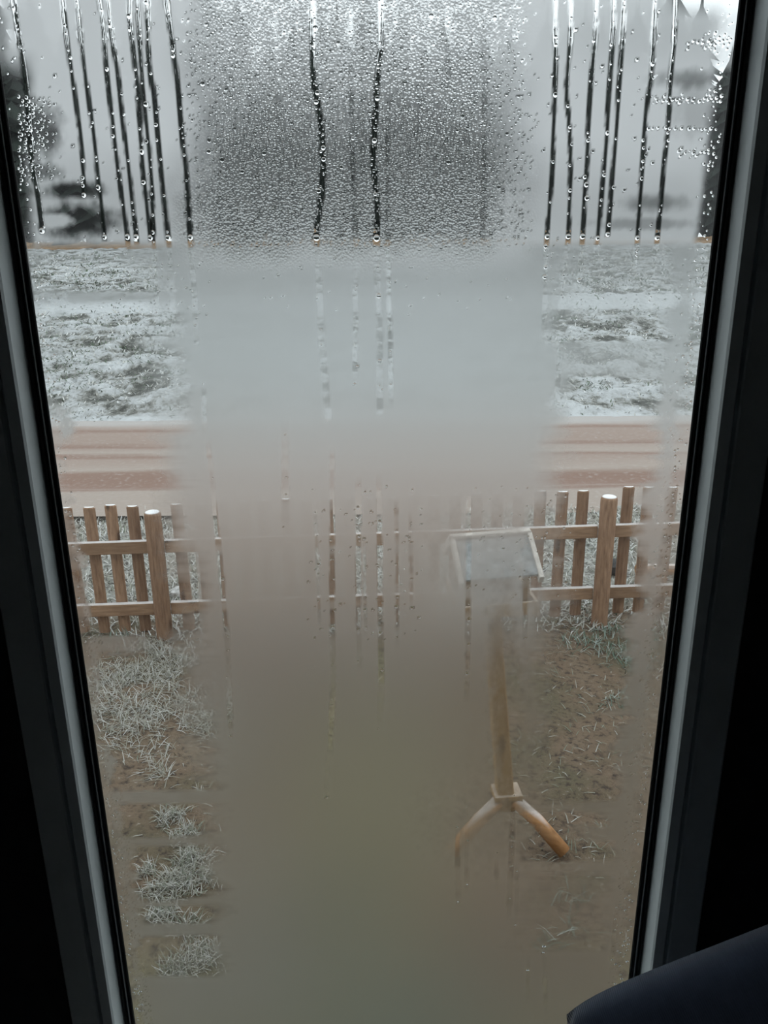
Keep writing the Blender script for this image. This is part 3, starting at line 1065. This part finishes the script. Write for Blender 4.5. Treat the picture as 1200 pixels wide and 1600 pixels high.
# ------------------------------------------------------------------ picket fence
fence = empty('picket_fence', (-0.012, 4.15, 0.0), (0, 0, math.radians(1.2)))
tag(fence, 'low brown wooden picket fence with frosted tops along the garden', 'fence')
PO = (-1.235, 1.234)
SPAN = PO[1] - PO[0]
RISE = 0.019


def picket_mesh(h):
    V, F = [], []
    prof = [(-0.031, 0.008), (-0.031, -0.004), (-0.022, -0.013), (0, -0.018), (0.022, -0.013), (0.031, -0.004), (0.031, 0.008)]
    for z, k in ((0, 1), (h - 0.006, 1), (h, 0.82)):
        V += [(x * k, y * k, z) for x, y in prof]
    n = len(prof)
    for r in range(2):
        for j in range(n):
            F.append((r * n + j, r * n + (j + 1) % n, (r + 1) * n + (j + 1) % n, (r + 1) * n + j))
    F += [tuple(range(n))[::-1], tuple(range(2 * n, 3 * n))]
    return mesh('picket', V, F, M['fence_wood'])


pick = [picket_mesh(0.745), picket_mesh(0.755), picket_mesh(0.75)]
pp = Geo()
nn = 14
for z, r in ((-0.05, .046), (0.725, .046), (0.738, .042), (0.744, .034), (0.746, 0.015)):
    pp.V += [(r * math.cos(2 * math.pi * k / nn), r * math.sin(2 * math.pi * k / nn), z) for k in range(nn)]
for r in range(4):
    for k in range(nn):
        j = (k + 1) % nn
        pp.F.append((r * nn + k, r * nn + j, (r + 1) * nn + j, (r + 1) * nn + k))
pp.F.append(tuple(range(4 * nn, 5 * nn)))
post_me = pp.mesh('fence_post', M['fence_wood'], True)
k = 0
for i in range(-2, 4):
    bx = PO[0] + (i - 0) * SPAN
    if abs(bx) < 4:
        obj('fence_post', post_me, fence, (bx, -0.035, RISE * bx), (0, 0, i * 1.3))
for pnl in (-1, 0, 1):
    x0 = PO[0] + pnl * SPAN
    offs = {0: 0.0}.get(pnl, 0)
    for j in range(20):
        x = x0 + 0.124 + j * 0.1169
        if pnl == -1:
            x = x0 + SPAN - 0.124 - j * 0.1169
        if abs(x) > 2.9:
            continue
        obj('picket', pick[k % 3], fence, (x, 0.028, 0.015 + RISE * x + 0.006 * random.uniform(-1, 1)), (0, random.uniform(-0.012, 0.012), random.uniform(-0.04, 0.04)))
        k += 1
    for z in (0.165, 0.535):
        rg = Geo().box(-SPAN / 2 + 0.044, SPAN / 2 - 0.044, -0.018, 0.018, -0.036, 0.036)
        o = bevel(obj('rail', rg.mesh('rail', M['rail_wood']), fence, (x0 + SPAN / 2, -0.008, z + RISE * (x0 + SPAN / 2)), (0, -RISE, 0)), 0.005)

# stone and log behind the fence
st = Geo()
import bmesh


def rock(name, r, seed, mat, flat=0.7):
    bm = bmesh.new()
    bmesh.ops.create_icosphere(bm, subdivisions=2, radius=r)
    rs = random.Random(seed)
    for v in bm.verts:
        v.co *= 1 + rs.uniform(-0.18, 0.18)
        v.co.z *= flat
    me = bpy.data.meshes.new(name)
    bm.to_mesh(me)
    bm.free()
    me.materials.append(mat)
    return me


p = on_z(281, 925)
o = obj('rimed_stone', rock('rimed_stone', 0.06, 3, M['stone']), None, (p[0], p[1], float(ground_z(p[0], p[1])) + 0.03))
tag(o, 'small frosted stone behind the fence beside the left post', 'stone')
p = on_z(957, 898)
o = obj('dark_stone', rock('dark_stone', 0.08, 8, simple('dark_stone', (0.05, 0.05, 0.05), 0.9, 0.1, 0.4, 20, 0.3)), None, (p[0], p[1], float(ground_z(p[0], p[1])) + 0.04))
tag(o, 'dark stone on the verge behind the right fence post', 'stone')
p = on_z(1012, 901)
lg = Geo().tube([(-0.16, 0, 0), (-0.05, 0.004, 0.002), (0.08, -0.004, 0), (0.2, 0, 0)], [0.036, 0.038, 0.037, 0.035], 12)
o = obj('cut_log', lg.mesh('cut_log', M['feeder_leg'], False), None, (p[0] + 0.08, p[1], float(ground_z(p[0], p[1])) + 0.04), (0, 0, 0.05))
tag(o, 'orange-brown cut log lying behind the fence at the right', 'log')

# ------------------------------------------------------------------ bird feeder on its stand
FB = Vector((0.437, 2.45, 0.0))
fd = empty('bird_feeder', FB, (0, 0, math.radians(6)))
tag(fd, 'yellow wooden bird feeder house with grey roof on a splayed stand', 'bird feeder')
topx = -0.085          # the stand leans a little
pg = Geo()
b0, b1 = 0.030, 0.026
pg.V = [(-b0, -b0, 0.10), (b0, -b0, 0.10), (b0, b0, 0.10), (-b0, b0, 0.10),
        (topx - b1, -b1, 0.93), (topx + b1, -b1, 0.93), (topx + b1, b1, 0.93), (topx - b1, b1, 0.93)]
pg.F = [(3, 2, 1, 0), (4, 5, 6, 7), (0, 1, 5, 4), (1, 2, 6, 5), (2, 3, 7, 6), (3, 0, 4, 7)]
bevel(obj('post', pg.mesh('post', M['feeder_wood']), fd), 0.006)
bevel(obj('collar', Geo().box(-0.052, 0.052, -0.042, 0.042, 0.152, 0.176).mesh('collar', M['feeder_wood']), fd), 0.006)
for ang, ln in ((-150, 0.235), (-32, 0.222), (90, 0.22)):
    a = math.radians(ang - 6)
    c, s_ = math.cos(a), math.sin(a)
    lg = Geo().tube([(0.032, 0, -0.035), (0.12, 0, -0.085), (ln + 0.008, 0, -0.176)], [0.024, 0.026, 0.026], 12)
    o = obj('leg', lg.mesh('leg', M['feeder_leg']), fd, (0, 0, 0.178), (0, 0, a))
    for p_ in o.data.polygons:
        p_.use_smooth = len(p_.vertices) == 4
house = empty('house', (topx, 0, 0.93), (0, math.radians(-2.0), 0))
house.parent = fd
# a house is a part: tray, walls, roof are its pieces
bevel(obj('tray', Geo().box(-0.115, 0.115, -0.115, 0.115, 0.0, 0.018).mesh('tray', M['feeder_wood']), house), 0.004)
for nm, b in (('tray_edge', (-0.118, 0.118, -0.125, -0.112, 0.0, 0.045)), ('tray_edge', (-0.118, 0.118, 0.112, 0.125, 0.0, 0.045)),
              ('tray_edge', (-0.128, -0.115, -0.125, 0.125, 0.0, 0.045)), ('tray_edge', (0.115, 0.128, -0.125, 0.125, 0.0, 0.045))):
    bevel(obj(nm, Geo().box(*b).mesh(nm, M['feeder_wood']), house), 0.003)
obj('back_board', Geo().box(-0.085, 0.085, 0.045, 0.057, 0.018, 0.175).mesh('back_board', M['feeder_wood']), house)
for x in (-0.095, 0.095):
    for y in (-0.085, 0.085):
        bevel(obj('corner_post', Geo().box(x - 0.011, x + 0.011, y - 0.011, y + 0.011, 0.018, 0.172).mesh('corner_post', M['feeder_wood']), house), 0.002)
rz, ez, hd, hwid = 0.228, 0.138, 0.135, 0.119
for sgn in (-1, 1):
    rg = Geo()
    dy, dz = sgn * hd, ez - rz
    L_ = math.hypot(hd, dz)
    nrm = Vector((0, -dz * sgn / L_ * 1.0, hd / L_)) if sgn > 0 else Vector((0, dz / L_, hd / L_))
    nrm = Vector((0, sgn * (-dz) / L_, hd / L_))
    A = [Vector((-hwid, 0, rz)), Vector((hwid, 0, rz)), Vector((hwid, dy, ez)), Vector((-hwid, dy, ez))]
    rg.V = [tuple(v) for v in A] + [tuple(v + nrm * 0.010) for v in A]
    rg.F = [(0, 1, 2, 3), (7, 6, 5, 4), (0, 4, 5, 1), (1, 5, 6, 2), (2, 6, 7, 3), (3, 7, 4, 0)]
    me = rg.mesh('roof_panel', M['felt'])
    fix_normals(me)
    rp = obj('roof_panel', me, house)
    for ex in (-1, 1):
        bg = Geo()
        B = [Vector((ex * hwid, 0, rz - 0.012)), Vector((ex * (hwid + 0.014), 0, rz - 0.012)), Vector((ex * (hwid + 0.014), dy * 1.06, ez - 0.019)), Vector((ex * hwid, dy * 1.06, ez - 0.019))]
        bg.V = [tuple(v) for v in B] + [tuple(v + nrm * 0.030) for v in B]
        bg.F = list(rg.F)
        me = bg.mesh('barge_board', M['frost_edge'])
        fix_normals(me)
        obj('barge_board', me, house)
bevel(obj('ridge_strip', Geo().box(-hwid - 0.014, hwid + 0.014, -0.015, 0.015, rz + 0.006, rz + 0.018).mesh('ridge_strip', M['frost_edge']), house), 0.004)


# ------------------------------------------------------------------ wood beyond the field
def conifer(seed, h, r):
    rs = random.Random(seed)
    tg_ = Geo().tube([(0, 0, -0.3), (0, 0, h * 0.5), (0, 0, h * 0.97)], [0.22, 0.14, 0.03], 7)
    tr_me = tg_.mesh('trunk', M['bark'])
    V, F = [], []
    tiers = 15
    for i in range(tiers):
        f_ = i / (tiers - 1)
        z = h * (0.06 + 0.92 * f_)
        rr_ = r * (1 - f_ ** 2.4) ** 0.8 * rs.uniform(0.85, 1.15) + 0.12
        n = 14
        b = len(V)
        V.append((0, 0, z + h * 0.085))
        for k in range(n):
            a = 2 * math.pi * (k + rs.uniform(-.3, .3)) / n
            q = rr_ * (rs.uniform(0.85, 1.15) if k % 2 else rs.uniform(0.5, 0.65))
            V.append((q * math.cos(a), q * math.sin(a), z - (0.25 * rr_ if k % 2 else 0.0)))
        for k in range(n):
            F.append((b, b + 1 + k, b + 1 + (k + 1) % n))
        F.append(tuple(b + 1 + k for k in range(n))[::-1])
    return tr_me, mesh('crown', V, F, M['needles'])


kinds = [conifer(1, 13.5, 2.5), conifer(2, 12.5, 2.7), conifer(3, 14.5, 2.4)]
rs = random.Random(4)
for row, (yb, x0, x1, st_) in enumerate(((59.5, -27, 27, 2.2), (63.0, -28, 28, 2.2))):
    x = x0
    while x < x1:
        s_ = rs.uniform(0.9, 1.06) * (1.16 if x < -11 else 0.95 if x > 22 else 1.13 if x > 13 else 1.0)
        t_ = empty('conifer', (x + rs.uniform(-.4, .4), yb + rs.uniform(-.8, .8), 0.0495 * (yb - 9.85) - 0.1), (0, 0, rs.uniform(0, 6)))
        t_.scale = (s_, s_, s_)
        tag(t_, 'dark conifer standing in the wood beyond the frosted field', 'tree', 'conifers of the wood beyond the field')
        a, b = kinds[rs.randrange(3)]
        obj('trunk', a, t_)
        obj('crown', b, t_)
        x += st_

# nearer pine at the left edge
bx = on_y(22, 380, 24.0)
pz = 0.0495 * (24 - 9.85)
pine = empty('tall_pine', (bx[0], 24.0, pz - 0.1))
tag(pine, 'tall dark pine by itself at the left edge of the window', 'tree')
obj('trunk', Geo().tube([(0, 0, -0.2), (0.05, 0, 3), (-0.1, 0, 6), (0, 0, 11)], [0.34, 0.28, 0.2, 0.08], 10).mesh('trunk', M['bark'], True), pine)
V, F = [], []
for i in range(60):
    zc = rs.uniform(2.2, 11)
    a = rs.uniform(0, 6.28)
    rad_ = rs.uniform(0.3, 1.25) * (1.0 if zc < 9 else 0.5)
    cx, cy = rad_ * math.cos(a), rad_ * math.sin(a)
    b = len(V)
    n = 9
    V.append((cx, cy, zc + 0.35))
    q = rs.uniform(0.35, 0.7)
    for k_ in range(n):
        t_ = 2 * math.pi * k_ / n
        w_ = q * (1 if k_ % 2 else 0.5)
        V.append((cx + w_ * math.cos(t_), cy + w_ * math.sin(t_), zc - rs.uniform(0, 0.2)))
    for k_ in range(n):
        F.append((b, b + 1 + k_, b + 1 + (k_ + 1) % n))
    F.append(tuple(b + 1 + k_ for k_ in range(n))[::-1])
obj('crown', mesh('crown', V, F, M['needles']), pine)['kind'] = 'stuff'

# strip of dead bracken at the foot of the wood
nx, ny = 300, 8
gx = np.linspace(-34, 34, nx)
gy = np.linspace(54.5, 58.5, ny)
X, Y = np.meshgrid(gx, gy)
hump = np.sin(np.linspace(0, math.pi, ny))[:, None]
Z = 0.0495 * (Y - 9.85) - 0.05 + hump * (0.18 + 0.45 * fbm(X * 1.3, Y * 1.3, 3))
o = obj('dead_bracken', big_mesh('dead_bracken', np.stack([X.ravel(), Y.ravel(), Z.ravel()], 1), grid_faces(ny, nx), M['bracken'], False))
tag(o, 'rusty strip of dead bracken along the foot of the wood', 'bracken', None, 'stuff')


# ------------------------------------------------------------------ cushion on the sofa inside
def cushion(name, w, h, d, mat):
    n = 28
    V, F = [], []
    for side in (1, -1):
        for i in range(n + 1):
            for j in range(n + 1):
                u, v_ = -1 + 2 * i / n, -1 + 2 * j / n
                bulge = (max(0, (1 - u * u)) * max(0, (1 - v_ * v_))) ** 0.42
                pin = 1 - 0.005 * (1 - abs(u) ** 2) * abs(v_) ** 3
                pin2 = 1 + 0.03 * (1 - abs(v_) ** 2) * abs(u) ** 3
                x, z = u * w / 2 * pin2, v_ * h / 2 * pin
                rc = 1 - 0.05 * (abs(u) * abs(v_)) ** 5
                x, z = x * rc, z * rc
                bulge = max(bulge, 0.10 if max(abs(u), abs(v_)) < 0.999 else 0)
                wr = 0.006 * math.sin(9 * u + 4 * v_) * bulge
                V.append((x, side * (bulge * d / 2 + wr * 0.4), z))
    m_ = (n + 1) ** 2
    for s_i in range(2):
        for i in range(n):
            for j in range(n):
                a = s_i * m_ + i * (n + 1) + j
                q = (a, a + n + 1, a + n + 2, a + 1)
                F.append(q if s_i else q[::-1])
    me = mesh(name, V, F, mat, True)
    bm = bmesh.new()
    bm.from_mesh(me)
    bmesh.ops.remove_doubles(bm, verts=bm.verts, dist=1e-4)
    bmesh.ops.recalc_face_normals(bm, faces=bm.faces)
    for f_ in bm.faces:
        f_.smooth = True
    bm.to_mesh(me)
    bm.free()
    return me


# its upper-left corner shows low at the right of the glass
corner = on_y(864, 1574, 0.70)
along = on_y(1200, 1442, 0.70)
cw, ch = 0.46, 0.46
ux = Vector(along - corner).normalized()
uy = Vector((0.0, 0.70, -0.72))                        # away from the broad face that looks up at the viewer
uy = (uy - ux * uy.dot(ux)).normalized()
uz = ux.cross(uy).normalized()
cen = Vector(corner) + ux * cw / 2 - uz * ch / 2
o = obj('scatter_cushion', cushion('scatter_cushion', cw, ch, 0.12, M['navy']))
o.matrix_world = Matrix.Translation(cen) @ Matrix((ux, uy, uz)).transposed().to_4x4()
tag(o, 'dark navy fabric cushion poking up at the lower right corner', 'cushion')

# the sofa it leans on, below the picture
sofa = empty('sofa', (1.15, 0.40, FLOOR))
tag(sofa, 'dark navy sofa by the window under the cushion', 'sofa')
for nm, b in (('seat_base', (-0.95, 0.95, -0.42, 0.36, 0.12, 0.26)), ('seat_cushion', (-0.95, 0.80, -0.44, 0.20, 0.26, 0.37)),
              ('backrest', (-0.95, 0.95, 0.20, 0.36, 0.26, 0.55)), ('arm', (0.80, 0.95, -0.42, 0.36, 0.26, 0.50))):
    bevel(obj(nm, Geo().box(*b).mesh(nm, M['navy']), sofa), 0.03, 4)
leg_me = Geo().tube([(0, 0, 0), (0, 0, 0.125)], [0.018, 0.026], 12).mesh('leg', M['feeder_leg'])
for x in (-0.88, 0.88):
    for y in (-0.36, 0.30):
        obj('leg', leg_me, sofa, (x, y, 0))
